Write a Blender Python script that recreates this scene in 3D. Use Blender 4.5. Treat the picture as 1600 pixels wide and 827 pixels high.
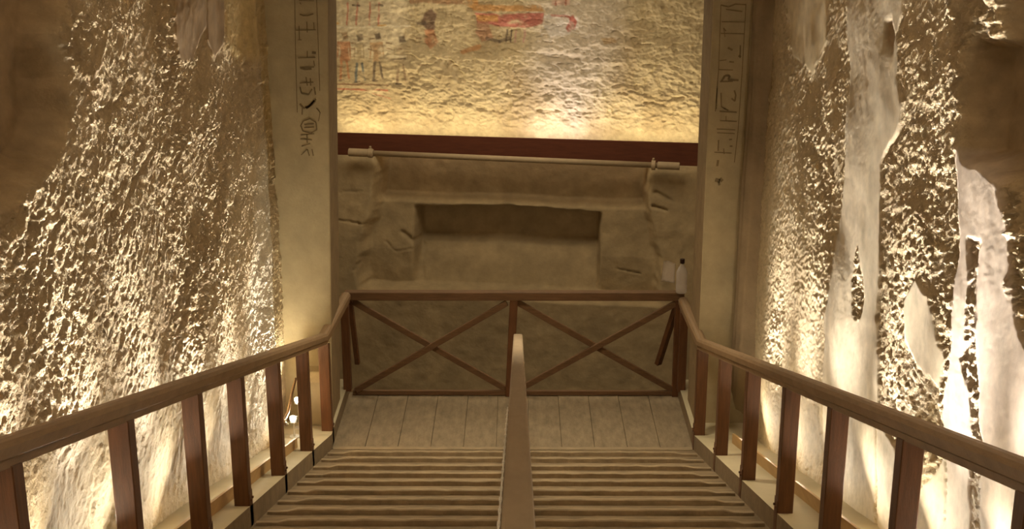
import bpy, bmesh, math, random
import numpy as np
from mathutils import Vector, Matrix

# ------------------------------------------------------------------ camera, world, lights, exposure
for o in list(bpy.data.objects): bpy.data.objects.remove(o)
SC = bpy.context.scene
COL = SC.collection
F = 2100.0; TH = math.radians(17.02); YAW = 10 / F; CAMZ = 5.49
cam = bpy.data.objects.new('camera', bpy.data.cameras.new('camera')); COL.objects.link(cam)
cam.location = (0, 0, CAMZ); cam.rotation_euler = (math.pi / 2 - TH, 0, YAW)
cam.data.sensor_width = 36; cam.data.lens = 36 * F / 1600; cam.data.clip_end = 200
SC.camera = cam
SC.view_settings.view_transform = 'Standard'; SC.view_settings.look = 'None'
SC.view_settings.gamma = 1; SC.view_settings.use_curve_mapping = False
SC.view_settings.exposure = 0.0
w = bpy.data.worlds.new('world'); SC.world = w; w.use_nodes = True
w.node_tree.nodes['Background'].inputs[0].default_value = (1.0, 0.82, 0.55, 1)
w.node_tree.nodes['Background'].inputs[1].default_value = 0.30

def area(name, loc, rot, sx, sy, power, color, spread=180):
    l = bpy.data.lights.new(name, 'AREA'); l.shape = 'RECTANGLE'; l.size = sx; l.size_y = sy
    l.energy = power; l.color = color; l.spread = math.radians(spread)
    o = bpy.data.objects.new(name, l); COL.objects.link(o); o.location = loc; o.rotation_euler = rot
    return o
WARM = (1.0, 0.84, 0.58); NEUT = (1.0, 0.90, 0.78); YEL = (1.0, 0.84, 0.52); PINK = (1.0, 0.88, 0.82)
SL = 0.3105; SA = math.atan(SL)                      # slope of the stair ramp
def ramp_z(y): return 3.679 - SL * y if y < 11.85 else 0.0
def ledge_z(y): return 3.831 - SL * y if y < 11.86 else 0.15
PHI = 0.14; YC = 17.1
def far(u, ww, z=0.0):
    return Vector((u * math.cos(PHI) + ww * math.sin(PHI), YC + ww * math.cos(PHI) - u * math.sin(PHI), z))
# unseen fill lights added above corridor, hall and entrance to brighten them from overhead
area('hall_fill_light', far(0, -2.2, 4.75), (0, 0, -PHI), 3.6, 1.8, 88, WARM)
area('corridor_fill_light', (0.0, 10.6, 5.05), (0, 0, 0), 1.0, 0.6, 44, WARM, 95)
area('entrance_fill_light', (0.0, 1.5, 7.5), (0, 0, 0), 1.2, 1.2, 24, WARM)
# strips of uplights between the low wooden boards and the foot of each rough wall
for side, X, pw in ((-1, -2.02, (50, 50, 50, 50, 46, 42, 40, 40)), (1, 2.02, (56, 56, 56, 56, 50, 44, 46, 46))):
    for k, p in enumerate(pw):
        y = 2.9 + 1.15 * k
        area('strip_light', (X, y, ledge_z(y) + 0.05), (math.pi + SA, 0.03 * side, 0), 0.05, 1.18, p * .72, NEUT, 40)
        area('strip_light', (X, y, ledge_z(y) + 0.04), (math.pi + SA, 0.10 * side, 0), 0.05, 1.18, p * 0.22, (1.0, .87, .66), 160)
# uplights behind the dark red board in front of the painted wall (far frame, see below)
for u, p, c in ((-2.0, 15, YEL), (-1.15, 12, YEL), (-0.3, 11, YEL), (0.55, 18, PINK), (1.4, 11, YEL), (2.1, 12, YEL)):
    area('uplight', far(u, -0.34, 1.86), (math.pi - 0.10, 0, -PHI), 0.8, 0.05, p * 0.62, c, 160)

# ------------------------------------------------------------------ helpers
fwd = np.array([-math.sin(YAW) * math.cos(TH), math.cos(YAW) * math.cos(TH), -math.sin(TH)])
rgt = np.array([math.cos(YAW), math.sin(YAW), 0.0]); upv = np.cross(rgt, fwd)
def ray(px, py):
    return fwd + rgt * ((px - 800) / F) + upv * ((413.5 - py) / F)
def on_x(px, py, X):                                  # photo point -> (y, z) on the wall plane x = X
    d = ray(px, py); t = X / d[0]; return (d[1] * t, CAMZ + d[2] * t)
def on_y(px, py, Y):                                  # photo point -> (x, z) on a plane y = Y
    d = ray(px, py); t = Y / d[1]; return (d[0] * t, CAMZ + d[2] * t)
def on_far(px, py, W=0.0):                            # photo point -> (u, z) on the far wall plane
    d = ray(px, py); n = np.array([math.sin(PHI), math.cos(PHI), 0]); p0 = np.array(far(0, W, 0))
    c = np.array([0, 0, CAMZ]); t = np.dot(p0 - c, n) / np.dot(d, n); p = c + d * t
    uu = (p[0] - p0[0]) * math.cos(PHI) - (p[1] - p0[1]) * math.sin(PHI)
    return (uu, p[2])

def tag(o, label=None, cat=None, group=None, kind=None):
    if label: o['label'] = label
    if cat: o['category'] = cat
    if group: o['group'] = group
    if kind: o['kind'] = kind
    return o
def empty(name, loc, label, cat, group=None):
    o = bpy.data.objects.new(name, None); o.empty_display_size = 0.1; COL.objects.link(o); o.location = loc
    return tag(o, label, cat, group)
def link(name, me, mat=None, parent=None, smooth=False):
    if mat: me.materials.append(mat)
    o = bpy.data.objects.new(name, me); COL.objects.link(o)
    if smooth:
        me.polygons.foreach_set('use_smooth', [True] * len(me.polygons))
    if parent:
        o.parent = parent; o.matrix_parent_inverse = Matrix.Translation(-parent.location)
    return o
def bmobj(name, bm, mat, parent=None, smooth=False):
    bmesh.ops.recalc_face_normals(bm, faces=bm.faces)
    me = bpy.data.meshes.new(name); bm.to_mesh(me); bm.free()
    return link(name, me, mat, parent, smooth)
def prism(bm, pts0, pts1):
    a = [bm.verts.new(p) for p in pts0]; b = [bm.verts.new(p) for p in pts1]; n = len(a)
    bm.faces.new(a); bm.faces.new(b[::-1])
    for i in range(n): bm.faces.new((a[i], b[i], b[(i + 1) % n], a[(i + 1) % n]))
def box(bm, x0, x1, y0, y1, z0, z1, bev=0.0):
    a = [(x0, y0, z0), (x1, y0, z0), (x1, y1, z0), (x0, y1, z0)]
    b = [(x0, y0, z1), (x1, y0, z1), (x1, y1, z1), (x0, y1, z1)]
    s = len(bm.verts); prism(bm, a, b)
def bevel(bm, r, seg=2):
    bmesh.ops.bevel(bm, geom=list(bm.edges), offset=r, segments=seg, affect='EDGES', profile=0.5)
def bar(bm, p, q, wx, wy, up=Vector((0, 0, 1)), bev=0):      # rectangular bar between points
    p = Vector(p); q = Vector(q); d = (q - p).normalized(); s = d.cross(up).normalized(); t = s.cross(d)
    o = [s * (-wx / 2) + t * (-wy / 2), s * (wx / 2) + t * (-wy / 2), s * (wx / 2) + t * (wy / 2), s * (-wx / 2) + t * (wy / 2)]
    prism(bm, [p + k for k in o], [q + k for k in o])
def tube(bm, p, q, r0, r1=None, n=16):
    p = Vector(p); q = Vector(q); r1 = r0 if r1 is None else r1
    d = (q - p).normalized(); s = d.orthogonal().normalized(); t = d.cross(s)
    f = lambda c, r: [c + (s * math.cos(k * 2 * math.pi / n) + t * math.sin(k * 2 * math.pi / n)) * r for k in range(n)]
    prism(bm, f(p, r0), f(q, r1))
def profile_sweep(bm, prof, path):                    # prof: (side, up) offsets; path: points, sections kept upright
    rings = []
    for i, p in enumerate(path):
        p = Vector(p)
        a = (Vector(path[min(i + 1, len(path) - 1)]) - Vector(path[max(i - 1, 0)])); a.z = 0
        s = a.normalized().cross(Vector((0, 0, 1)))
        rings.append([bm.verts.new(p + s * u + Vector((0, 0, v))) for u, v in prof])
    n = len(prof)
    for r0, r1 in zip(rings, rings[1:]):
        for k in range(n): bm.faces.new((r0[k], r0[(k + 1) % n], r1[(k + 1) % n], r1[k]))
    bm.faces.new(rings[0]); bm.faces.new(rings[-1][::-1])

# ---- numpy noise
_T = np.random.RandomState(7).rand(8, 512, 512)
def _h(i, j, s): return _T[s % 8][(i + 37 * s) & 511, (j + 91 * s) & 511]
def vn(a, b, s=0):
    i = np.floor(a).astype(int); j = np.floor(b).astype(int); x = a - i; y = b - j
    x = x * x * (3 - 2 * x); y = y * y * (3 - 2 * y)
    return (_h(i, j, s) * (1 - x) + _h(i + 1, j, s) * x) * (1 - y) + (_h(i, j + 1, s) * (1 - x) + _h(i + 1, j + 1, s) * x) * y - 0.5
def fbm(a, b, s=0, o=4):
    r = 0; k = 1.0
    for n in range(o):
        r = r + vn(a, b, s + n) * k; a = a * 2.03 + 11.3; b = b * 2.03 + 5.7; k *= 0.5
    return r
def facets(a, b, s=0):                                # chipped rock: a tilted plane per cell
    i = np.floor(a).astype(int); j = np.floor(b).astype(int)
    best = np.full(a.shape, 1e9); out = np.zeros(a.shape)
    for di in (-1, 0, 1):
        for dj in (-1, 0, 1):
            ci, cj = i + di, j + dj
            ca = ci + _h(ci, cj, s); cb = cj + _h(ci, cj, s + 1)
            d = (a - ca) ** 2 + (b - cb) ** 2; m = d < best
            v = (_h(ci, cj, s + 2) - 0.5) * 0.9 + (_h(ci, cj, s + 3) - 0.5) * 2.2 * (a - ca) + (_h(ci, cj, s + 4) - 0.5) * 2.6 * (b - cb)
            out = np.where(m, v, out); best = np.where(m, d, best)
    return out
def sstep(e0, e1, x):
    t = np.clip((x - e0) / (e1 - e0), 0, 1); return t * t * (3 - 2 * t)
def sdf(A, B, poly, ka=1.0):                          # signed distance, negative inside
    P = np.array(poly, float); n = len(P); d = np.full(A.shape, 1e9); ins = np.zeros(A.shape, bool)
    for k in range(n):
        x0, y0 = P[k]; x1, y1 = P[(k + 1) % n]
        ex, ey = (x1 - x0) * ka, y1 - y0; px, py = (A - x0) * ka, B - y0
        t = np.clip((px * ex + py * ey) / (ex * ex + ey * ey + 1e-12), 0, 1)
        d = np.minimum(d, np.hypot(px - ex * t, py - ey * t))
        c = (y0 > B) != (y1 > B)
        ins ^= c & (A < (x1 - x0) * (B - y0) / (y1 - y0 + 1e-12) + x0)
    return np.where(ins, -d, d)
def seg(A, B, p, q):
    ex, ey = q[0] - p[0], q[1] - p[1]; px, py = A - p[0], B - p[1]
    t = np.clip((px * ex + py * ey) / (ex * ex + ey * ey + 1e-12), 0, 1)
    return np.hypot(px - ex * t, py - ey * t)
def grid_obj(name, V, col, mat, parent=None, smooth=True, flip=False, alpha=None):
    n, m, _ = V.shape
    me = bpy.data.meshes.new(name)
    me.vertices.add(n * m); me.vertices.foreach_set('co', V.reshape(-1).astype(np.float32))
    I = np.arange(n * m).reshape(n, m)
    q = np.stack([I[:-1, :-1], I[1:, :-1], I[1:, 1:], I[:-1, 1:]], -1)
    if flip: q = q[..., ::-1]
    q = q.reshape(-1, 4); k = len(q)
    me.loops.add(k * 4); me.loops.foreach_set('vertex_index', q.reshape(-1).astype(np.int32))
    me.polygons.add(k); me.polygons.foreach_set('loop_start', np.arange(0, k * 4, 4, dtype=np.int32))
    me.polygons.foreach_set('use_smooth', np.full(k, smooth))
    me.update(calc_edges=True)
    if col is not None:
        a = me.color_attributes.new('pigment', 'FLOAT_COLOR', 'POINT')
        c = np.ones((n * m, 4), np.float32); c[:, :3] = col.reshape(-1, 3)
        if alpha is not None: c[:, 3] = alpha.reshape(-1)
        a.data.foreach_set('color', c.reshape(-1))
    me.materials.append(mat)
    o = bpy.data.objects.new(name, me); COL.objects.link(o)
    if parent: o.parent = parent
    return o

# ------------------------------------------------------------------ materials
def mat(name, base, rough=0.85, var=0.25, scale=6, bump=0.15, bscale=60, pig=False, stretch=(1, 1, 1), spec=0.3, **kw):
    m = bpy.data.materials.new(name); m.use_nodes = True; nt = m.node_tree; N = nt.nodes; L = nt.links
    b = N['Principled BSDF']; b.inputs['Roughness'].default_value = rough
    b.inputs['Specular IOR Level'].default_value = spec
    tc = N.new('ShaderNodeTexCoord'); mp = N.new('ShaderNodeMapping'); L.new(tc.outputs['Object'], mp.inputs[0])
    mp.inputs['Scale'].default_value = stretch
    n1 = N.new('ShaderNodeTexNoise'); n1.inputs['Scale'].default_value = scale; n1.inputs['Detail'].default_value = 7
    n1.inputs['Roughness'].default_value = 0.65; L.new(mp.outputs[0], n1.inputs[0])
    mr = N.new('ShaderNodeMapRange'); mr.inputs[1].default_value = 0.3; mr.inputs[2].default_value = 0.7
    mr.inputs[3].default_value = 1 - var; mr.inputs[4].default_value = 1 + var * 0.7; L.new(n1.outputs[0], mr.inputs[0])
    mx = N.new('ShaderNodeVectorMath'); mx.operation = 'SCALE'; L.new(mr.outputs[0], mx.inputs['Scale'])
    if pig:
        at = N.new('ShaderNodeAttribute'); at.attribute_name = 'pigment'; L.new(at.outputs['Color'], mx.inputs[0])
    else: mx.inputs[0].default_value = base
    L.new(mx.outputs[0], b.inputs['Base Color'])
    if bump:
        n2 = N.new('ShaderNodeTexNoise'); n2.inputs['Scale'].default_value = bscale; n2.inputs['Detail'].default_value = 4
        L.new(mp.outputs[0], n2.inputs[0])
        bp = N.new('ShaderNodeBump'); bp.inputs['Strength'].default_value = bump; bp.inputs['Distance'].default_value = 0.02
        L.new(n2.outputs[0], bp.inputs['Height']); L.new(bp.outputs[0], b.inputs['Normal'])
    if pig and bump:
        mm = N.new('ShaderNodeMath'); mm.operation = 'MULTIPLY'; mm.inputs[1].default_value = bump
        L.new(at.outputs['Alpha'], mm.inputs[0]); L.new(mm.outputs[0], bp.inputs['Strength'])
    for k, v in kw.items(): b.inputs[k].default_value = v
    return m
def emit(name, c, s):
    m = bpy.data.materials.new(name); m.use_nodes = True; b = m.node_tree.nodes['Principled BSDF']
    b.inputs['Emission Color'].default_value = (*c, 1); b.inputs['Emission Strength'].default_value = s; return m
M_ROCK = mat('rough_rock', None, 0.65, 0.2, 9, 0.6, 60, pig=True, spec=0.4)
M_PAINT = mat('painted_plaster', None, 0.85, 0.18, 12, 0.25, 60, pig=True)
M_STONE = mat('cut_stone', None, 0.9, 0.2, 5, 0.25, 30, pig=True)
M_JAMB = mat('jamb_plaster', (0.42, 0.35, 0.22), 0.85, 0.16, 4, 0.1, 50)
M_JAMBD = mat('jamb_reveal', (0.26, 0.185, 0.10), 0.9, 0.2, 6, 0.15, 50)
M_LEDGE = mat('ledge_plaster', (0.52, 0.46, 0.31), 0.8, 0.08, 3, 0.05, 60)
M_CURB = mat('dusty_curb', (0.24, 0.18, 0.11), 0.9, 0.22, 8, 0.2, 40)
M_POST = mat('post_wood', (0.13, 0.053, 0.02), 0.5, 0.35, 5, 0.15, 40, stretch=(9, 9, 0.8), spec=0.45)
M_RAIL = mat('rail_wood', (0.27, 0.175, 0.095), 0.5, 0.22, 5, 0.1, 40, stretch=(12, 0.8, 4), spec=0.4)
M_XRAIL = mat('barrier_wood', (0.155, 0.085, 0.042), 0.6, 0.3, 6, 0.1, 40, stretch=(0.8, 8, 8))
M_CENTER = mat('dusty_grey_wood', (0.33, 0.25, 0.165), 0.7, 0.12, 3, 0.08, 60, stretch=(6, 0.6, 4))
M_BOARD = mat('dark_red_wood', (0.13, 0.04, 0.02), 0.6, 0.2, 4, 0.08, 50, stretch=(0.6, 6, 8))
M_PLANK = mat('dusty_plank', (0.27, 0.21, 0.135), 0.85, 0.3, 5, 0.2, 40, stretch=(3, 1, 1))
M_RAMP = mat('dusty_ramp', (0.25, 0.185, 0.11), 0.9, 0.4, 4, 0.25, 35, stretch=(1, 2, 1))
M_BATTEN = mat('worn_batten', (0.33, 0.255, 0.16), 0.8, 0.3, 7, 0.2, 40, stretch=(1, 5, 1))
M_SKIRT = mat('light_pine_board', (0.50, 0.33, 0.15), 0.6, 0.15, 4, 0.05, 50, stretch=(4, 0.7, 4))
M_GLYPH = mat('faded_ink', (0.20, 0.15, 0.085), 0.9, 0.2, 30, 0)
M_GLYPHR = mat('faded_ink_pale', (0.23, 0.175, 0.10), 0.9, 0.2, 30, 0)
M_PIPE = mat('dusty_pipe', (0.42, 0.32, 0.20), 0.6, 0.12, 8, 0.05, 60)
M_DARK = mat('dark_rubber', (0.03, 0.012, 0.008), 0.5, 0.1, 5, 0)
M_WHITE = mat('white_metal', (0.7, 0.67, 0.6), 0.4, 0.05, 5, 0)
M_CEIL = mat('rock_ceiling', (0.28, 0.21, 0.13), 0.9, 0.25, 3, 0.3, 20)
M_BULB = emit('lamp_bulb', (1.0, 0.95, 0.85), 30)
M_TUBE = emit('strip_tube', (1.0, 0.85, 0.55), 4)
M_PLAST = mat('clear_plastic', (0.80, 0.74, 0.70), 0.18, 0.05, 5, 0.0, spec=0.6)
_b = M_PLAST.node_tree.nodes['Principled BSDF']; _b.inputs['Transmission Weight'].default_value = 0.2; _b.inputs['IOR'].default_value = 1.15; _b.inputs['Alpha'].default_value = 0.62

# ------------------------------------------------------------------ rough corridor walls
C = lambda *a: np.array(a, float)
TAN = C(.48, .385, .245); DTAN = C(.37, .28, .16); PLA = C(.50, .43, .31); YELLOW = C(.52, .40, .19); BROWN = C(.29, .205, .115); PINKW = C(.54, .46, .38)
def px_poly(pts, X): return [on_x(a, b, X) for a, b in pts]
def wall(side):
    X = 2.24 * side
    ys = np.concatenate([np.arange(-1.0, 3.6, 0.12), np.arange(3.6, 12.3, 0.016)])
    ts = np.arange(-0.12, 5.0, 0.009)
    Y, T = np.meshgrid(ys, ts, indexing='ij')
    Z = 3.831 - SL * np.minimum(Y, 11.86) + T
    rough = np.ones_like(Y); colr = np.ones(Y.shape + (3,)) * TAN
    warp = 0.035 * fbm(Y * 4, Z * 4, 1); warpz = 0.035 * fbm(Y * 4 + 50, Z * 4, 2)
    def m(pts, soft=0.02): 
        return 1 - sstep(-soft, soft, sdf(Y + 2.2 * warp, Z + warpz, px_poly(pts, X)))
    def paint(mask, c, k=1.0):
        nonlocal colr
        colr = colr * (1 - mask[..., None] * k) + c * mask[..., None] * k
    patch = sstep(-0.1, 0.25, fbm(Y * 1.2, Z * 1.6, 3, 5))
    paint(patch, DTAN, 0.55)
    push = np.zeros_like(Y)
    if side < 0:
        for p in ([(272, -60), (322, -60), (325, 40), (300, 95), (282, 100), (270, 60)], [(325, -60), (354, -60), (350, 60), (338, 92), (325, 60)]):
            k = m(p); rough *= 1 - 0.95 * k; paint(k, BROWN)
        k = m([(355, -60), (402, -60), (402, 90), (370, 95), (352, 70)], 0.1); rough *= 1 - 0.7 * k; paint(k, YELLOW)
        k = m([(400, -60), (440, -60), (440, 160), (415, 330), (400, 200)], 0.2); paint(k, YELLOW, 0.5); rough *= 1 - 0.4 * k
        k = m([(60, 700), (240, 560), (390, 560), (395, 827), (60, 900)], 0.25); rough *= 1 - 0.45 * k; paint(k, PLA, 0.6)
        k = m([(395, 220), (420, 300), (425, 640), (385, 740), (392, 400)], 0.12); paint(k, C(.56, .50, .38), 0.8)  # pale tone paints the lamp's bright strip on the wall into the pigment
        k = m([(205, 40), (235, 40), (240, 130), (215, 120)], 0.06); rough *= 1 - 0.6 * k
        niche = [(-250, 560), (-60, 395), (0, 338), (60, 285), (92, 240), (108, 180), (106, 120), (96, 55), (112, -10), (112, -400), (-600, -400)]
        yr, zr = on_x(408, 400, X)
        push += 0.07 * np.exp(-((Y - yr) / 0.22) ** 2) - 0.06 * np.exp(-((Y - yr - 0.65) / 0.3) ** 2)
        rot = 0.62
    else:
        mid = 1 - sstep(1285, 1300, 0 * Y) 
        yb = on_x(1318, 300, X)[0]
        k = sstep(yb - 0.1, yb + 0.1, Y); rough *= 1 - 0.62 * k; paint(k, C(.47, .38, .24), 0.8)
        k2 = k * sstep(0.0, 0.25, fbm(Y * 2.5, Z * 0.9, 5)); rough *= 1 + 0.9 * k2
        for p, c in (([(1318, -60), (1424, -60), (1405, 60), (1402, 120), (1412, 165), (1402, 205), (1376, 262), (1374, 330), (1374, 420), (1368, 500), (1372, 600), (1366, 900), (1288, 900), (1283, 640), (1290, 500), (1304, 420), (1316, 300), (1325, 200), (1328, 100)], PLA),
                     ([(1222, -60), (1292, -60), (1290, 60), (1270, 115), (1240, 90)], C(.52, .43, .27)),
                     ([(1412, 470), (1430, 432), (1462, 490), (1478, 560), (1470, 610), (1438, 575), (1412, 530)], PLA),
                     ([(1372, 640), (1400, 700), (1440, 760), (1475, 700), (1480, 900), (1372, 900)], PLA),
                     ([(1497, 230), (1530, 235), (1562, 292), (1572, 360), (1582, 430), (1610, 560), (1700, 700), (1700, 1000), (1482, 1000), (1476, 640), (1488, 500), (1500, 400)], PINKW)):
            k = m(p); rough *= 1 - 0.96 * k; paint(k, c)
        for p in ([(1512, 370), (1534, 372), (1530, 440), (1526, 500), (1531, 640), (1540, 900), (1512, 900), (1520, 700), (1512, 520), (1518, 440)],
                  [(1328, 430), (1338, 380), (1348, 470), (1340, 500), (1330, 490)], [(1392, 560), (1410, 520), (1425, 620), (1405, 640)],
                  [(1500, 560), (1512, 540), (1512, 600)], [(1572, 440), (1582, 430), (1580, 470)]):
            k = m(p, 0.015); rough = rough + k * (0.8 - rough); paint(k, DTAN, 0.6)
        k = m([(1385, 30), (1396, 30), (1400, 60), (1394, 78), (1385, 62)], 0.03); push -= 0.02 * k; paint(k, BROWN)
        niche = [(2200, 900), (1720, 430), (1600, 326), (1560, 285), (1532, 252), (1508, 238), (1505, 150), (1510, 62), (1556, 58), (1563, -20), (1563, -400), (2200, -400)]
        rot = -0.5
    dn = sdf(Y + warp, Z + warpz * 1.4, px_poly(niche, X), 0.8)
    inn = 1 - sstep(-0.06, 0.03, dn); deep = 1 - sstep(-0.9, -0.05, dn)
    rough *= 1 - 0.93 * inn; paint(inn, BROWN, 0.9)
    ca, sa = math.cos(rot), math.sin(rot)
    A = (Y * ca + Z * sa); B = (-Y * sa + Z * ca)
    A = A + 0.03 * fbm(Y * 9, Z * 9, 4, 2); B = B + 0.02 * fbm(Y * 9, Z * 9, 5, 2)
    amp = 0.6 + 1.0 * sstep(-0.3, 0.4, fbm(Y * 0.9, Z * 1.3, 6, 3))
    if side > 0: amp = amp * (1.25 + 0.75 * (1 - sstep(6.2, 7.6, Y)))
    d = 0.05 * fbm(Y * 0.7, Z * 0.7, 0, 3) + push
    d = d + rough * amp * (0.010 * facets(A / 0.07, B / 0.042, 1) + 0.0085 * facets(A / 0.042, B / 0.024, 3) + 0.022 * fbm(A * 3, B * 5, 2, 3))
    d = d + (1 - rough) * (0.014 + 0.006 * fbm(Y * 6, Z * 4, 2, 3)) - inn * (0.22 + 0.30 * deep) + inn * 0.06 * fbm(Y * 2, Z * 3, 3, 4)
    # diagonal cracks left by the chisel on the left wall
    if side < 0:
        for pts in ([(150, 180), (185, 160), (205, 125)], [(190, 345), (215, 280), (240, 240)]):
            q = px_poly(pts, X)
            for a, b in zip(q, q[1:]): d -= 0.015 * np.exp(-(seg(Y + warp, Z + warpz, a, b) / 0.02) ** 2)
    tone = 1 + 0.18 * fbm(Y * 14, Z * 18, 2, 2) 
    colr = colr * tone[..., None]
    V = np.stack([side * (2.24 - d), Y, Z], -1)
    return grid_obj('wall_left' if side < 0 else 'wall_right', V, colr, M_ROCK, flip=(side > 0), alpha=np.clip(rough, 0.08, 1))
for s in (-1, 1): tag(wall(s), kind='structure')

# ------------------------------------------------------------------ painted back wall of the hall
def back_wall():
    us = np.arange(-3.0, 3.0, 0.0105); zs = np.arange(1.6, 4.95, 0.0105)
    U, Z = np.meshgrid(us, zs, indexing='ij')
    P = lambda a, b: on_far(a, b)
    base = C(.50, .40, .24); col = np.ones(U.shape + (3,)) * base
    wp = 0.012 * fbm(U * 14, Z * 14, 1, 3); wq = 0.012 * fbm(U * 14 + 40, Z * 14, 2, 3)
    def paint(mk, c, k=1.0):
        nonlocal col
        col = col * (1 - mk[..., None] * k) + np.array(c) * mk[..., None] * k
    wear = sstep(-0.75, -0.1, fbm(U * 9, Z * 9, 6, 4))        # lost paint
    paint(sstep(-0.1, 0.35, fbm(U * 2.2, Z * 2.2, 4, 4)), C(.36, .27, .15), 0.8)
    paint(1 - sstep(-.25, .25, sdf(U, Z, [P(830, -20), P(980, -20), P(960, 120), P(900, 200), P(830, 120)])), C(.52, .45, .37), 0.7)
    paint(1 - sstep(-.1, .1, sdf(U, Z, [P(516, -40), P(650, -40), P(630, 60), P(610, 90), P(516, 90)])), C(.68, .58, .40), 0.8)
    def poly(pts, c, k=0.85, soft=0.012):
        paint((1 - sstep(-soft, soft, sdf(U + wp, Z + wq, [P(*p) for p in pts]))) * wear, c, k)
    def line(pts, wd, c, k=0.85, w2=True):
        for a, b in zip(pts, pts[1:]):
            paint((1 - sstep(wd * .6, wd * 1.3, seg(U + wp, Z + wq, P(*a), P(*b)))) * (wear if w2 else 1), c, k)
    RED = (.34, .10, .06); DK = (.12, .085, .06); OCH = (.55, .32, .10); BLU = (.10, .12, .12); SKIN = (.42, .19, .09)
    # lower register: four standing figures on a double ground line
    for x, top, skin, leg, kw in ((538, 52, SKIN, SKIN, 10), (562, 55, (.40, .31, .18), BLU, 7), (590, 53, (.42, .26, .13), DK, 10), (627, 58, (.46, .36, .22), (.26, .17, .10), 10)):
        poly([(x - 5, top), (x + 4, top - 2), (x + 6, top + 8), (x - 3, top + 10)], DK if x in (562, 590, 627) else (.3, .2, .11))
        poly([(x - kw, top + 13), (x + kw - 2, top + 12), (x + kw - 4, top + 28), (x + kw - 1, top + 43), (x - kw + 3, top + 43), (x - kw + 4, top + 28)], skin)
        line([(x - kw, top + 14), (x - kw - 1, top + 38)], 0.011, skin); line([(x + kw - 2, top + 14), (x + kw, top + 38)], 0.011, skin)
        line([(x - 4, top + 44), (x - 6, top + 72)], 0.017, leg); line([(x + 4, top + 44), (x + 8, top + 70)], 0.015, leg)
        line([(x - 8, top + 73), (x, top + 73)], 0.01, DK)
    line([(516, 44), (600, 41)], 0.008, (.52, .40, .25)); line([(516, 131), (606, 133)], 0.012, (.20, .11, .06)); line([(516, 139), (606, 141)], 0.012, RED)
    line([(582, 146), (611, 154)], 0.008, RED, .6); line([(517, 70), (518, 92)], 0.014, SKIN)
    line([(516, 43), (640, 41)], 0.010, (.72, .64, .48), .8); line([(610, 88), (634, 88)], 0.014, (.70, .60, .42), .9); line([(610, 92), (634, 92)], 0.008, DK, .9)
    for x in (524, 549, 575, 606): line([(x, 76), (x + 6, 77)], 0.009, (.30, .18, .10), .8)
    for x, y in ((549, 66), (578, 60), (604, 67), (620, 76), (527, 103), (650, 60), (655, 101), (582, 78)): line([(x, y), (x + 7, y + 1)], 0.010, (.24, .15, .08), .8)
    line([(516, 70), (516, 96)], 0.02, (.45, .16, .09), .8)
    # upper register: red striped legs
    for x in (543, 558, 578, 593): line([(x, 5), (x - 1, 38)], 0.012, (.52, .17, .12), .75)
    for x in (555, 592): line([(x - 4, 8), (x + 6, 9)], 0.014, DK)
    line([(516, 37), (528, 37)], 0.016, OCH); line([(590, 40), (603, 40)], 0.010, OCH)
    # dark seated figure and the boat in red and ochre
    poly([(657, 35), (664, 20), (672, 14), (681, 22), (678, 46), (668, 50), (660, 40)], (.17, .10, .07)); poly([(648, 36), (664, 34), (668, 40), (650, 39)], DK)
    poly([(662, 47), (676, 46), (684, 66), (672, 78), (662, 66)], (.44, .20, .10), .8)
    line([(642, 2), (660, 0), (700, 3), (735, 2)], 0.03, (.38, .22, .12), .8)
    poly([(730, -30), (745, -10), (748, 8), (844, 8), (850, 18), (740, 17), (725, 6)], (.50, .27, .10), .9)
    poly([(742, 20), (780, 22), (850, 20), (848, 38), (820, 44), (780, 42), (745, 36)], (.42, .13, .10), .9)
    poly([(743, 24), (778, 24), (778, 34), (746, 34)], OCH, .7)
    poly([(745, 36), (762, 34), (770, 60), (752, 66), (742, 52)], (.36, .19, .11), .8); line([(722, 82), (748, 74)], 0.03, (.44, .22, .09), .8)
    for x in (792, 799, 806, 820): line([(x, 48), (x - 2, 66)], 0.012, DK if x < 800 else (.50, .28, .24), .8)
    line([(760, 60), (780, 66), (796, 60)], 0.022, DK, .7)
    poly([(862, -30), (890, -30), (890, 8), (862, 8)], (.55, .33, .26), .6); line([(868, -20), (868, 8)], 0.012, RED, .7); line([(884, -20), (884, 8)], 0.012, RED, .7)
    poly([(850, 24), (880, 22), (903, 26), (906, 40), (890, 54), (860, 58), (848, 40)], (.62, .56, .50), .9)
    line([(862, 24), (888, 26)], 0.016, RED, .8); poly([(888, 26), (896, 24), (902, 34), (897, 47), (887, 50), (884, 44), (890, 34)], (.40, .12, .09), .95)
    poly([(940, 60), (958, 58), (966, 66), (945, 70)], (.40, .26, .12), .7)
    d = 0.03 * fbm(U * 1.5, Z * 1.5, 0, 3)
    r = 0.25 + 0.75 * sstep(*[P(0, 195)[1], P(0, 150)[1]], Z) 
    leftsm = 1 - sstep(-.2, .2, sdf(U, Z, [P(500, -60), P(640, -60), P(620, 150), P(500, 150)])); r = r * (1 - 0.6 * leftsm)
    A = U + 0.05 * fbm(U * 6, Z * 6, 3, 2); B = Z + 0.03 * fbm(U * 6, Z * 6, 5, 2)
    d = d + r * (0.009 * facets(A / 0.085, B / 0.045, 2) + 0.007 * facets(A / 0.045, B / 0.026, 4) + 0.022 * fbm(A * 5, B * 7, 2, 4)) + 0.004 * fbm(U * 20, Z * 20, 3, 3)
    pit = 1 - sstep(-.06, .06, sdf(U + 3 * wp, Z + 3 * wq, [P(615, 20), P(700, 8), P(850, 55), P(800, 80), P(720, 92), P(625, 70)])); d -= 0.035 * pit
    d -= r * 0.016 * sstep(0.16, 0.34, fbm(A * 8, B * 15, 6, 3)); d += 0.008 * r * sstep(.1, .3, fbm(A * 4, B * 9, 1, 3))
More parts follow.
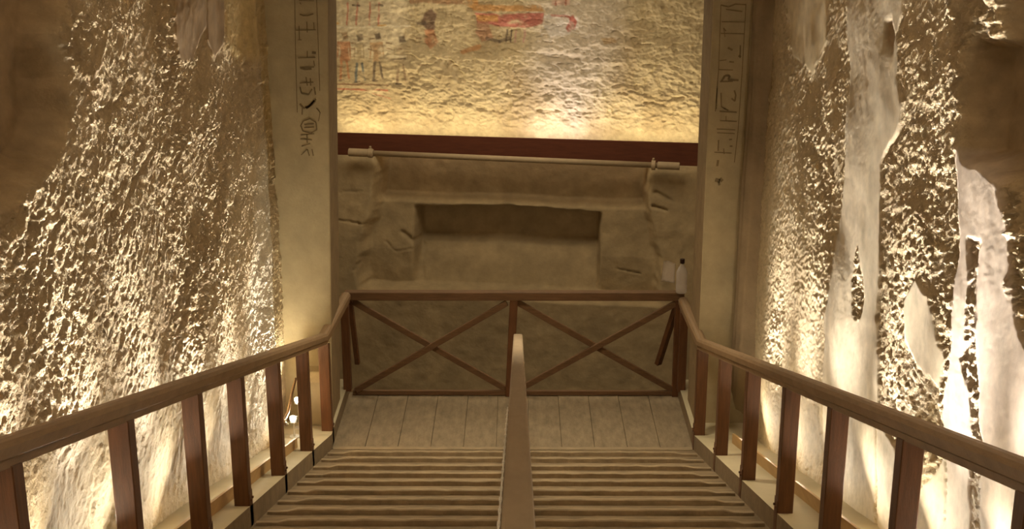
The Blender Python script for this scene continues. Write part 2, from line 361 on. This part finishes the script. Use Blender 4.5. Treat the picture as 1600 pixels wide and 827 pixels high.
    for p in ([(838, 82), (870, 84), (908, 88), (905, 98), (885, 96), (842, 94)], [(858, 100), (868, 104), (874, 110)], [(690, 100), (700, 90), (728, 120), (718, 128)]):
        d -= 0.03 * (1 - sstep(-.015, .02, sdf(U + 2 * wp, Z + 2 * wq, [P(*q) for q in p])))
    col = col * (1 + 0.15 * fbm(U * 25, Z * 25, 2, 2))[..., None]
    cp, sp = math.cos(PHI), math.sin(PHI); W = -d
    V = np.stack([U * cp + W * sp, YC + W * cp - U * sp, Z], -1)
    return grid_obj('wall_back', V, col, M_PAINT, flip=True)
tag(back_wall(), kind='structure')

# ------------------------------------------------------------------ stone platform with the stepped notch below the painted wall
def platform():
    us = np.arange(-3.0, 3.0, 0.02); zs = np.concatenate([np.arange(-3.0, -1.4, 0.1), np.arange(-1.4, 1.80, 0.0165)])
    U, Z = np.meshgrid(us, zs, indexing='ij')
    n = 0.05 * fbm(U * 3, Z * 3, 1, 4); n2 = 0.05 * fbm(U * 3 + 9, Z * 3, 3, 4)
    def band(x, e, s=0.035): return 1 - sstep(-s, s, np.abs(x) - e)
    half = 1.70 + 0.20 * sstep(1.5, 0.3, Z)
    outer = band(U + 0.02 + n * 1.6, half + .02, 0.07) 
    zz = Z + n2 * 0.5
    slope = np.clip(0.24 + (zz - 0.15) * 0.24, 0, 0.50) * sstep(.03, .12, zz) 
    dep_o = slope + (0.70 - slope) * sstep(1.16, 1.26, zz)
    inner = band(U + 0.09 + n * 0.6, 1.19, 0.045) * (1 - sstep(1.08, 1.13, zz - .03 * np.cos(U * 1.2) + n * .5))
    sl_i = np.clip(0.42 + (zz - 0.15) * 0.55, 0, 0.72) * sstep(.03, .12, zz)
    dep_i = sl_i + (0.84 - sl_i) * sstep(0.58, 0.68, zz)
    dep_i = np.maximum(dep_i, dep_o)
    dep = 0.28 * np.clip(Z / 1.8, 0, 1) * (1 - outer) + outer * (np.maximum(dep_o, .34 * sstep(.03, .12, zz)) * (1 - inner) + dep_i * inner)
    dep += 0.10 * (1 - outer) * sstep(1.70, 1.80, Z) * 0.3
    n3 = 0.03 * fbm(U * 1.3, Z * 1.6, 4, 4) + 0.012 * fbm(U * 7, Z * 7, 5, 3)
    d = -dep + n3
    P = lambda a, b: on_far(a, b, -0.75)
    cracks = [([(620, 372), (640, 388), (648, 400)], .03, .08), ([(596, 384), (612, 400), (640, 398)], .012, .03), ([(526, 344), (560, 350), (572, 352)], .012, .04), ([(526, 303), (575, 304)], .01, .02),
              ([(1025, 305), (1050, 318)], .03, .05), ([(1022, 327), (1040, 332)], .02, .05), ([(965, 430), (1000, 436)], .012, .03), ([(556, 420), (560, 412)], .02, .04), ([(652, 400), (655, 445)], .012, .02)]
    for pts, wd, dp in cracks:
        for a, b in zip(pts, pts[1:]): d -= dp * .8 * (.5 + 2 * np.abs(n3 / .03)).clip(.2, 1.3) * np.exp(-(seg(U + n * .8 + .01 * fbm(U * 22, Z * 22, 1, 2), Z + n2 * .8, P(*a), P(*b)) / (wd * .8)) ** 2)
    W = -0.85 - d
    cp, sp = math.cos(PHI), math.sin(PHI)
    col = np.ones(U.shape + (3,)) * C(.40, .305, .175) * (1 + 0.22 * fbm(U * 2, Z * 2, 2, 4))[..., None]
    V = np.stack([U * cp + W * sp, YC + W * cp - U * sp, Z], -1)
    top = V[:, -1:, :].copy(); k = np.stack([us * cp + 0.2 * sp, YC + 0.2 * cp - us * sp, np.full(us.shape, 1.79)], -1)[:, None, :]
    V2 = np.concatenate([V, (top * 2 + k) / 3 + [0, 0, .008], k], 1); col = np.concatenate([col, col[:, -1:], col[:, -1:]], 1)
    return grid_obj('stone_platform', V2, col, M_STONE, flip=True)
tag(platform(), kind='structure')

# ------------------------------------------------------------------ hall shell, corridor ceiling
def struct(name, m, f):
    bm = bmesh.new(); f(bm); return tag(bmobj(name, bm, m), kind='structure')
def hall(bm):
    box(bm, -3.15, -2.95, 12.3, 18.0, -3.1, 5.2); box(bm, 2.95, 3.15, 12.3, 18.0, -3.1, 5.2)
struct('wall_hall', M_CEIL, hall)
struct('ceiling_hall', M_CEIL, lambda bm: box(bm, -3.15, 3.15, 12.2, 18.0, 4.9, 5.1))
struct('floor_pit', M_CEIL, lambda bm: box(bm, -3.15, 3.15, 13.3, 18.0, -3.2, -3.0))
def cc(bm):
    prism(bm, [(-2.9, -1.0, 8.75), (2.9, -1.0, 8.75), (2.9, 12.3, 4.62), (-2.9, 12.3, 4.62)], [(-2.9, -1.0, 8.95), (2.9, -1.0, 8.95), (2.9, 12.3, 5.0), (-2.9, 12.3, 5.0)])
struct('ceiling_corridor', M_CEIL, cc)
# ledges beside the ramp: white top, dusty curb side
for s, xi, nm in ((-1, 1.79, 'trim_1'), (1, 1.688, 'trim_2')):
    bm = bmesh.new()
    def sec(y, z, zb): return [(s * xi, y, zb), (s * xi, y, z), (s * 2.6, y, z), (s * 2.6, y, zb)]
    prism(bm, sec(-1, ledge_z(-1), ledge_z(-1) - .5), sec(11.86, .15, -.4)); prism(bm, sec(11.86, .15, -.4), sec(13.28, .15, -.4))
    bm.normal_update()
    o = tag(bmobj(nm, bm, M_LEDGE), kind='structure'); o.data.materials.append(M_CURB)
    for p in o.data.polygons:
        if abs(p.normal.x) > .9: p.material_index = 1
# door jambs with their reveals
def jamb(side, nm):
    bm = bmesh.new()
    xi = (lambda z: -1.80 + .03 * (z - 1)) if side < 0 else (lambda z: 1.735)
    prism(bm, [(side * 2.98, 12.15, -.2), (xi(0), 12.15, -.2), (xi(0), 12.75, -.2), (side * 2.98, 12.75, -.2)],
          [(side * 2.98, 12.15, 4.95), (xi(4.9), 12.15, 4.95), (xi(4.9), 12.75, 4.95), (side * 2.98, 12.75, 4.95)])
    bevel(bm, .008, 1)
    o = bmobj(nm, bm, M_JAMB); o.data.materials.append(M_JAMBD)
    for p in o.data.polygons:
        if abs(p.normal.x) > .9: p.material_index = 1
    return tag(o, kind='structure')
JL = jamb(-1, 'door_1'); JR = jamb(1, 'door_2')
# plinth at the foot of the left jamb, raised edge strip of the right jamb
def jplinth(bm):
    box(bm, -2.08, -1.83, 12.06, 12.16, .15, .62); box(bm, -2.08, -1.84, 12.0, 12.16, .62, .74); bevel(bm, .012)
bmobj('plinth', (lambda b: (jplinth(b), b)[1])(bmesh.new()), M_JAMB, JL)
bm = bmesh.new(); prism(bm, [(2.12, 12.10, 1.9), (2.20, 12.10, 1.9), (2.20, 12.16, 1.9), (2.12, 12.16, 1.9)], [(2.06, 12.10, 4.6), (2.16, 12.10, 4.6), (2.16, 12.16, 4.6), (2.06, 12.16, 4.6)])
bmobj('edge_moulding', bm, M_JAMB, JR)
# rock pilaster between right jamb and rough wall
bm = bmesh.new()
prism(bm, [(2.02, 12.0, .62), (2.08, 11.86, .42), (2.3, 11.8, .30), (2.3, 12.2, .62)], [(2.08, 12.05, 4.7), (2.13, 11.98, 4.7), (2.3, 11.9, 4.7), (2.3, 12.2, 4.7)])
bmesh.ops.subdivide_edges(bm, edges=list(bm.edges), cuts=5, use_grid_fill=True)
rr = random.Random(3)
for v in bm.verts: v.co.x += rr.uniform(-.012, .012); v.co.y += rr.uniform(-.012, .012)
tag(bmobj('rock_pilaster', bm, M_CEIL, smooth=True), kind='structure')

# ------------------------------------------------------------------ hieroglyph columns (drawn in faded ink on the jambs)
def strokes(jb, m, items, sx):
    for it in items:
        wd = it[0]; bm = bmesh.new()
        for pl in it[1:]:
            q = [on_y(sx[0] + x / sx[1], y / sx[1], 12.147) for x, y in pl]
            for (x0, z0), (x1, z1) in zip(q, q[1:]):
                dx, dz = x1 - x0, z1 - z0; l = math.hypot(dx, dz) or 1e-6; nx, nz = -dz / l * wd / 2, dx / l * wd / 2
                prism(bm, [(x0 - nx, 12.1465, z0 - nz), (x1 - nx, 12.1465, z1 - nz), (x1 + nx, 12.1465, z1 + nz), (x0 + nx, 12.1465, z0 + nz)],
                      [(x0 - nx, 12.153, z0 - nz), (x1 - nx, 12.153, z1 - nz), (x1 + nx, 12.153, z1 + nz), (x0 + nx, 12.153, z0 + nz)])
        bmobj('hieroglyph', bm, m, jb)
strokes(JL, M_GLYPH, [
    (.006, [(60, -40), (64, 240), (72, 520)], [(160, -40), (170, 240), (176, 420)]),
    (.007, [(80, 2), (150, 4)], [(84, 12), (90, 20)]), (.012, [(84, 66), (100, 72), (122, 72), (146, 64)]),
    (.008, [(66, 140), (158, 138)], [(80, 120), (82, 180)], [(116, 100), (118, 150)]), (.008, [(148, 104), (150, 136)], [(76, 184), (92, 184)]),
    (.008, [(76, 268), (156, 266)], [(118, 236), (118, 268)]), (.022, [(140, 243), (158, 245)]),
    (.018, [(86, 314), (110, 320), (138, 318)]), (.008, [(148, 280), (152, 306)], [(84, 310), (150, 310)]),
    (.010, [(112, 356), (118, 396)], [(84, 384), (146, 380)], [(132, 362), (134, 396)]),
    (.012, [(84, 402), (92, 432), (124, 438)], [(124, 438), (140, 412)], [(150, 402), (156, 438)]),
    (.016, [(84, 480), (100, 500), (124, 494)], [(124, 494), (158, 458)]), (.026, [(112, 500), (136, 484), (154, 466)]), (.010, [(96, 500), (94, 530)]),
    (.010, [(100, 560), (130, 548), (158, 566), (162, 600), (134, 616), (98, 606), (88, 580), (100, 560)], [(104, 576), (148, 572)], [(104, 590), (150, 588)]),
    (.010, [(88, 624), (150, 618)], [(86, 642), (140, 646)], [(116, 620), (118, 660)]),
    (.009, [(92, 676), (130, 664)], [(90, 716), (118, 690), (128, 720)], [(140, 690), (146, 720)]),
    (.007, [(160, 500), (178, 520), (170, 560)])], (440, 2.955))
strokes(JR, M_GLYPHR, [
    (.007, [(128, 20), (118, 300), (104, 480)], [(236, 16), (220, 300), (202, 560), (186, 700)]), (.012, [(130, 22), (160, 30), (190, 18), (234, 20)], [(150, 40), (220, 50)]),
    (.008, [(132, 94), (230, 96)]), (.008, [(128, 144), (228, 146)], [(140, 120), (146, 160)]), (.010, [(140, 122), (150, 134)]),
    (.018, [(158, 206), (178, 216)], [(204, 240), (214, 246)]), (.012, [(164, 266), (184, 268)], [(212, 196), (210, 250)]), (.008, [(122, 262), (152, 258)], [(118, 300), (180, 302)]),
    (.018, [(130, 350), (146, 326), (166, 326), (160, 344), (204, 346)]), (.012, [(124, 352), (180, 350)]),
    (.014, [(186, 390), (192, 410), (188, 436), (174, 424)]), (.010, [(128, 400), (130, 460), (150, 470)], [(112, 380), (108, 470)]),
    (.012, [(122, 480), (196, 484)], [(140, 466), (160, 476)]), (.008, [(124, 520), (196, 524)], [(150, 500), (150, 520)]),
    (.007, [(110, 556), (190, 560)], [(112, 572), (188, 576)]), (.012, [(118, 604), (116, 650)], [(164, 602), (176, 600)], [(166, 630), (178, 630)]),
    (.009, [(100, 656), (174, 660)], [(140, 640), (142, 664)]), (.020, [(116, 690), (112, 716)]), (.035, [(104, 774), (124, 780), (134, 770)]), (.02, [(118, 782), (122, 798)])], (1080, 2.755))

# ------------------------------------------------------------------ ramp with battens, landing planks
RX0, RX1 = -1.795, 1.693
ramp = struct('floor_ramp', M_RAMP, lambda bm: prism(bm, [(RX0, -1, ramp_z(-1) - .15), (RX1, -1, ramp_z(-1) - .15), (RX1, 11.85, -.15), (RX0, 11.85, -.15)],
              [(RX0, -1, ramp_z(-1)), (RX1, -1, ramp_z(-1)), (RX1, 11.85, 0), (RX0, 11.85, 0)]))
rr = random.Random(11)
def batten(yc, wd, th):
    bm = bmesh.new(); n = 48; pr = []
    for i in range(n + 1):
        x = RX0 + .03 + (RX1 - RX0 - .06) * i / n
        j1 = rr.uniform(-.006, .006); j2 = rr.uniform(-.007, .007); h = th + rr.uniform(-.005, .003)
        if i < 3 or i > n - 3: h *= .6
        z = ramp_z(yc)
        q = [(yc - wd / 2 + j1, -.01), (yc - wd / 2 + j1 + .004, h * .8), (yc - wd / 2 + .014 + j1, h), (yc + wd / 2 + j2 - .008, h), (yc + wd / 2 + j2, -.01)]
        pr.append([bm.verts.new((x, a, z - SL * (a - yc) + b)) for a, b in q])
    for a, b in zip(pr, pr[1:]):
        for k in range(5): bm.faces.new((a[k], a[(k + 1) % 5], b[(k + 1) % 5], b[k]))
    bm.faces.new(pr[0]); bm.faces.new(pr[-1][::-1])
    return bmobj('batten', bm, M_BATTEN, ramp)
def pix_y(py, H=1.73):                                 # row of the photo -> y on the ramp
    v = (py - 422) / F; zc = H / v; ang = TH + math.atan((py - 413.5) / F)
    return zc / math.cos(math.atan((py - 413.5) / F)) * math.cos(ang)
ys = [pix_y(p) for p in (713, 723, 735, 747, 759.5, 774, 789, 805, 822)]
while ys[-1] > 0: ys.append(ys[-1] - .40)
for y in ys: batten(y, .055, .05)
bm = bmesh.new(); box(bm, RX0 + .02, RX1 - .02, 11.80, 11.86, -.02, .022); bmobj('batten', bm, M_BATTEN, ramp)
landing = struct('floor_landing', M_CURB, lambda bm: box(bm, RX0, RX1, 11.85, 13.28, -.35, -.02))
nP = 11
for i in range(nP):
    bm = bmesh.new(); x0 = RX0 + (RX1 - RX0) * i / nP; x1 = RX0 + (RX1 - RX0) * (i + 1) / nP
    lift = rr.uniform(-.002, .003); box(bm, x0 + .0018, x1 - .0018, 11.87, 13.27, -.02, lift); bevel(bm, .003, 1); bmobj('plank', bm, M_PLANK, landing)

# ------------------------------------------------------------------ side handrails
PROF = [(-.050, -.020), (-.050, .020), (-.036, .040), (-.015, .048), (.015, .048), (.036, .040), (.050, .020), (.050, -.020), (.038, -.030), (.038, -.062), (-.038, -.062), (-.038, -.030)]
def handrail(side, X, C0, label):
    zt = C0 - SL * 11.9
    t = empty('handrail', (X, 6.0, ramp_z(6.0) + .15), label, 'handrail')
    bm = bmesh.new(); top = -.048
    yend = 13.14; Xe = -1.775 if side < 0 else 1.70
    profile_sweep(bm, PROF, [(X, -.5, C0 + .155 + top), (X, 6, C0 - SL * 6 + top), (X, 11.82, C0 - SL * 11.82 + top), (X, 11.9, zt + top), ((X + Xe) / 2, 12.5, zt + top), (Xe, yend, zt + top)])
    bmobj('rail', bm, M_RAIL, t)
    if side < 0: pys = [(X, Z) for X, Z in ()]; 
    zc = [5.0 - .0] 
    ylist = PY[side]
    for y in ylist:
        xx = X + side * 0.005; b = ledge_z(y); tz = C0 - SL * y - .105
        bm = bmesh.new(); box(bm, xx - .05, xx + .05, y - .05, y + .05, b - .02, tz); 
        for v in bm.verts:
            if v.co.z > b + .3: v.co.z -= SL * (v.co.y - y)
        bevel(bm, .004, 1); p = bmobj('post', bm, M_POST, t)
        bm = bmesh.new(); xi = xx - side * .055
        box(bm, min(xi, xi + side * .008), max(xi, xi + side * .008), y - .045, y + .045, b - .15, b + .10)
        for k in (-.02, .02): tube(bm, (xi, y + k, b + .05), (xi - side * .012, y + k, b + .05), .009, n=8)
        q = bmobj('bracket', bm, M_DARK if False else M_POST, p); q.matrix_parent_inverse = Matrix.Translation(-t.location) if False else q.matrix_parent_inverse
        q.parent = p; q.matrix_parent_inverse = p.matrix_world.inverted() if False else Matrix.Identity(4)
        q.parent = p; 
    return t
def ydepth(px, X):                                     # column of the photo at the ledge -> y of a post standing there
    lo, hi = 1.0, 14.0
    for _ in range(40):
        y = (lo + hi) / 2; z = ledge_z(y) + .45
        P_ = np.array([X, y, z - CAMZ]); d = np.dot(P_, fwd); x = 800 + F * np.dot(P_, rgt) / d
        if (x - px) * (1 if X < 0 else -1) > 0: hi = y
        else: lo = y
    return y
PY = {-1: [ydepth(p, -1.85) for p in (26, 200, 307, 373, 430, 475, 508)] , 1: [ydepth(p, 1.745) for p in (1598, 1412, 1303, 1232, 1174, 1131, 1096)]}
PY[-1] += [PY[-1][0] - 1.25, PY[-1][0] - 2.5]; PY[1] += [PY[1][0] - 1.25, PY[1][0] - 2.5]
HL = handrail(-1, -1.84, 4.862, 'brown wooden handrail on square posts along the left rough wall')
HR = handrail(1, 1.735, 4.815, 'brown wooden handrail on square posts along the right rough wall')
# short landing posts of both handrails
for t, X, zt in ((HL, -1.775, 1.06), (HR, 1.70, 1.01)):
    bm = bmesh.new(); box(bm, X - .04, X + .04, 12.98, 13.08, .13, zt); bevel(bm, .004, 1); bmobj('post', bm, M_POST, t)

# ------------------------------------------------------------------ central handrail
t = empty('handrail', (0, 6, ramp_z(6)), 'narrow dusty grey central handrail running down the middle of the ramp', 'handrail')
bm = bmesh.new(); c0 = 4.862 - .04
prism(bm, [(-.042, -.2, c0 + SL * .2 - .04), (.042, -.2, c0 + SL * .2 - .04), (.042, -.2, c0 + SL * .2 + .04), (-.042, -.2, c0 + SL * .2 + .04)],
      [(-.042, 11.85, c0 - SL * 11.85 - .04), (.042, 11.85, c0 - SL * 11.85 - .04), (.042, 11.85, c0 - SL * 11.85 + .04), (-.042, 11.85, c0 - SL * 11.85 + .04)])
bevel(bm, .012, 2); bmobj('rail', bm, M_CENTER, t)
for y in (1.5, 4.0, 6.5, 9.0, 11.6):
    bm = bmesh.new(); box(bm, -.03, .03, y - .03, y + .03, ramp_z(y) - .01, 4.862 - SL * y - .07); bmobj('post', bm, M_POST, t)
bm = bmesh.new()
for k in range(60):
    y0 = 2.2 + k * .055; r = .0028 + .0016 * (k % 3 == 0)
    tube(bm, (-.0455, y0, c0 + .032 - SL * y0), (-.0455, y0 + .055, c0 + .032 - SL * (y0 + .055)), r, n=6)
bmobj('cable', bm, M_WHITE, t)['label'] = 'thin pale cable along the left edge of the rail'

# ------------------------------------------------------------------ cross-braced barrier at the edge of the landing
t = empty('barrier', (0, 13.2, 0), 'brown wooden barrier with two crossed braces at the end of the landing', 'barrier')
XA, XB, XM, YB = -1.745, 1.665, -.045, 13.2
bm = bmesh.new(); box(bm, XA - .05, XB + .05, YB - .05, YB + .05, 1.07, 1.16); bevel(bm, .008); bmobj('top_rail', bm, M_XRAIL, t)
bm = bmesh.new(); box(bm, XA, XB, YB - .02, YB + .02, .01, .055); bmobj('bottom_rail', bm, M_XRAIL, t)
bm = bmesh.new(); prism(bm, [(XM - .09, YB - .04, 0), (XM - .01, YB - .04, 0), (XM - .01, YB + .04, 0), (XM - .09, YB + .04, 0)], [(XM - .04, YB - .04, 1.08), (XM + .045, YB - .04, 1.08), (XM + .045, YB + .04, 1.08), (XM - .04, YB + .04, 1.08)])
bevel(bm, .004, 1); bmobj('post', bm, M_POST, t)
for a, b, f in ((XA + .03, XM - .07, 0), (XM + .03, XB - .03, 0)):
    for (z0, z1, dy) in ((.06, 1.04, -.018), (1.04, .06, .018)):
        bm = bmesh.new(); bar(bm, (a, YB + dy, z0), (b, YB + dy, z1), .036, .062, up=Vector((0, 0, 1))); bevel(bm, .004, 1); bmobj('brace', bm, M_XRAIL, t)
# end posts and the struts leaning down from the corners
for s, X in ((-1, XA), (1, XB)):
    bm = bmesh.new(); box(bm, X - .04, X + .04, YB - .045, YB + .03, .0 if s > 0 else .0, 1.08); bevel(bm, .004, 1)
    if s > 0: bmobj('post', bm, M_POST, t)
    else: bm.free()
    bm = bmesh.new(); bar(bm, (X, YB + .03, 1.06), (X - s * (.17 if s > 0 else .03), YB + .22, .27), .07 if s > 0 else .05, .05); bevel(bm, .004, 1); bmobj('strut', bm, M_POST, t)

# ------------------------------------------------------------------ board, pipe
t = empty('screen_board', far(0, -.50, 1.8), 'long dark red wooden board standing at the foot of the painted wall', 'board')
bm = bmesh.new(); a = far(-2.9, -.50, 1.93); b = far(2.9, -.50, 1.93); bar(bm, a, b, .025, .29); bevel(bm, .003, 1); bmobj('panel', bm, M_BOARD, t)
for u in (-1.9, -.6, .7, 2.0):
    bm = bmesh.new(); p = far(u, -.47, 1.80); bar(bm, p, far(u, -.47, 2.0), .05, .03, up=Vector((1, 0, 0))); bmobj('cleat', bm, M_BOARD, t)
ends = [far(*on_far(545, 238, -.72)[:1], -.72, 0), far(on_far(1062, 260, -.72)[0], -.72, 0)]
zl = on_far(545, 238, -.72)[1]; zr = on_far(1062, 260, -.72)[1]
pa = Vector((ends[0].x, ends[0].y, zl)); pb = Vector((ends[1].x, ends[1].y, zr))
t = empty('pipe', (pa + pb) / 2, 'pale dusty pipe lying across the notch in the stone platform', 'pipe')
bm = bmesh.new(); d = (pb - pa).normalized(); tube(bm, pa + d * .3, pb - d * .25, .036, n=20); bmobj('shaft', bm, M_PIPE, t, True)
bm = bmesh.new(); tube(bm, pa, pa + d * .32, .052, n=20); bevel(bm, .006); bmobj('sleeve', bm, M_PIPE, t)
bm = bmesh.new(); tube(bm, pb - d * .27, pb, .048, n=20); bevel(bm, .006); bmobj('sleeve', bm, M_PIPE, t)
for q in (pa + d * .28, pb - d * .32):
    bm = bmesh.new(); tube(bm, q - d * .025, q + d * .025, .062, n=16); tube(bm, q + Vector((0, 0, .05)), q + Vector((0, 0, .09)), .016, n=10); bevel(bm, .004, 1); bmobj('collar', bm, M_PIPE, t)

# ------------------------------------------------------------------ light boards at the foot of the rough walls
for s, nm in ((-1, 'left'), (1, 'right')):
    X = 1.97 * s; y1 = 10.95 if s < 0 else 11.3
    t = empty('light_strip', (X, 6, ledge_z(6)), 'low pine board screening a strip light along the foot of the %s wall' % nm, 'light strip')
    bm = bmesh.new(); prism(bm, [(X - .01, 1, ledge_z(1)), (X + .01, 1, ledge_z(1)), (X + .01, 1, ledge_z(1) + .095), (X - .01, 1, ledge_z(1) + .095)],
          [(X - .01, y1, ledge_z(y1)), (X + .01, y1, ledge_z(y1)), (X + .01, y1, ledge_z(y1) + .095), (X - .01, y1, ledge_z(y1) + .095)])
    bmobj('board', bm, M_SKIRT, t)
    bm = bmesh.new(); xx = X + s * .06; tube(bm, (xx, 2.8, ledge_z(2.8) + .02), (xx, y1 - .1, ledge_z(y1 - .1) + .02), .012, n=10); bmobj('tube', bm, M_TUBE, t)
# two small spot lamps at the foot of the left jamb
for (px, py, X, lab) in ((458, 657, -2.10, 'small white spot lamp low at the left jamb, lower of the pair'), (465, 628, -2.12, 'small white spot lamp low at the left jamb, upper of the pair')):
    y, z = on_x(px, py, X); b = ledge_z(y)
    t = empty('spot_lamp', (X, y, b), lab, 'lamp', 'spot lamps beside the left jamb')
    bm = bmesh.new(); tube(bm, (X, y + .03, b), (X, y + .03, b + .012), .045, n=16); tube(bm, (X, y + .03, b), (X, y + .03, z - .03), .009, n=8); bmobj('stand', bm, M_WHITE, t)
    bm = bmesh.new(); tube(bm, (X, y + .01, z - .03), (X, y + .03, z + .03), .032, .040, n=18); bmobj('housing', bm, M_WHITE, t, False)
    bm = bmesh.new(); bmesh.ops.create_uvsphere(bm, u_segments=16, v_segments=10, radius=.027); 
    for v in bm.verts: v.co += Vector((X, y - .012, z + .025))
    bmobj('bulb', bm, M_BULB, t, True)
    l = bpy.data.lights.new('spot_light', 'SPOT'); l.energy = 90; l.color = (1, .88, .62); l.spot_size = 2.2; l.spot_blend = .6; l.shadow_soft_size = .03
    lo = bpy.data.objects.new('spot_light', l); COL.objects.link(lo); lo.location = (X + .02, y - .05, z + .07)
    lo.rotation_euler = (Vector((-.32, -.45, .8))).to_track_quat('-Z', 'Y').to_euler()
# brown tube standing in for the shaded side of a groove beside the lamps
bm = bmesh.new(); pth = [on_x(462, 592, -2.12), on_x(456, 615, -2.12), on_x(450, 645, -2.12), on_x(447, 658, -2.10), on_x(455, 664, -2.08)]
for (a0, b0), (a1, b1) in zip(pth, pth[1:]): tube(bm, (-2.12, a0, b0), (-2.12, a1, b1), .014, n=8)
tag(bmobj('cable', bm, M_XRAIL), 'thin brown strip standing in for the shaded side of a groove in the rock beside the white spot lamps', 'cable')

# ------------------------------------------------------------------ plastic sheet and bottle at the right corner of the barrier
YP = 13.16
q = [(1037, 408), (1078, 414), (1076, 452), (1060, 453), (1052, 437), (1033, 439)]
def sheet():
    bm = bmesh.new(); n = 14; m_ = 10; g = []
    tl, tr, br, bl = [Vector(on_y(*p, YP)) for p in ((1037, 408), (1055, 410), (1053, 440), (1032, 440))]
    for i in range(n + 1):
        row = []
        for j in range(m_ + 1):
            a, b = i / n, j / m_; p = (tl * (1 - a) + tr * a) * (1 - b) + (bl * (1 - a) + br * a) * b
            row.append(bm.verts.new((p.x, YP + .03 * math.sin(a * 5) - .03 * b * b, max(p.y, 1.165))))
        g.append(row)
    for i in range(n):
        for j in range(m_): bm.faces.new((g[i][j], g[i + 1][j], g[i + 1][j + 1], g[i][j + 1]))
    r = bmesh.ops.solidify(bm, geom=list(bm.faces), thickness=.002)
    return bm
tag(bmobj('plastic_sheet', sheet(), M_PLAST, None, True), 'curled clear plastic sheet standing on the right end of the barrier rail', 'sheet')
x, zt = on_y(1066, 414, YP); zb = 1.16
t = empty('water_bottle', (x, YP, zb), 'clear plastic water bottle with a dark cap on the right end of the barrier rail', 'bottle')
bm = bmesh.new(); hs = zt - zb
rings = [(0, .052), (.02, .058), (hs * .3, .058), (hs * .35, .054), (hs * .4, .058), (hs * .75, .057), (hs * .88, .04), (hs, .018), (hs + .02, .016)]
rv = [[bm.verts.new((x + r * math.cos(k * math.pi / 10), YP + .8 * r * math.sin(k * math.pi / 10), zb + h)) for k in range(20)] for h, r in rings]
for a, b in zip(rv, rv[1:]):
    for k in range(20): bm.faces.new((a[k], a[(k + 1) % 20], b[(k + 1) % 20], b[k]))
bm.faces.new(rv[0]); bm.faces.new(rv[-1][::-1]); bmobj('body', bm, M_PLAST, t, True)
bm = bmesh.new(); tube(bm, (x, YP, zb + hs + .015), (x, YP, zb + hs + .065), .024, n=16); bevel(bm, .004, 1); bmobj('cap', bm, M_DARK, t)
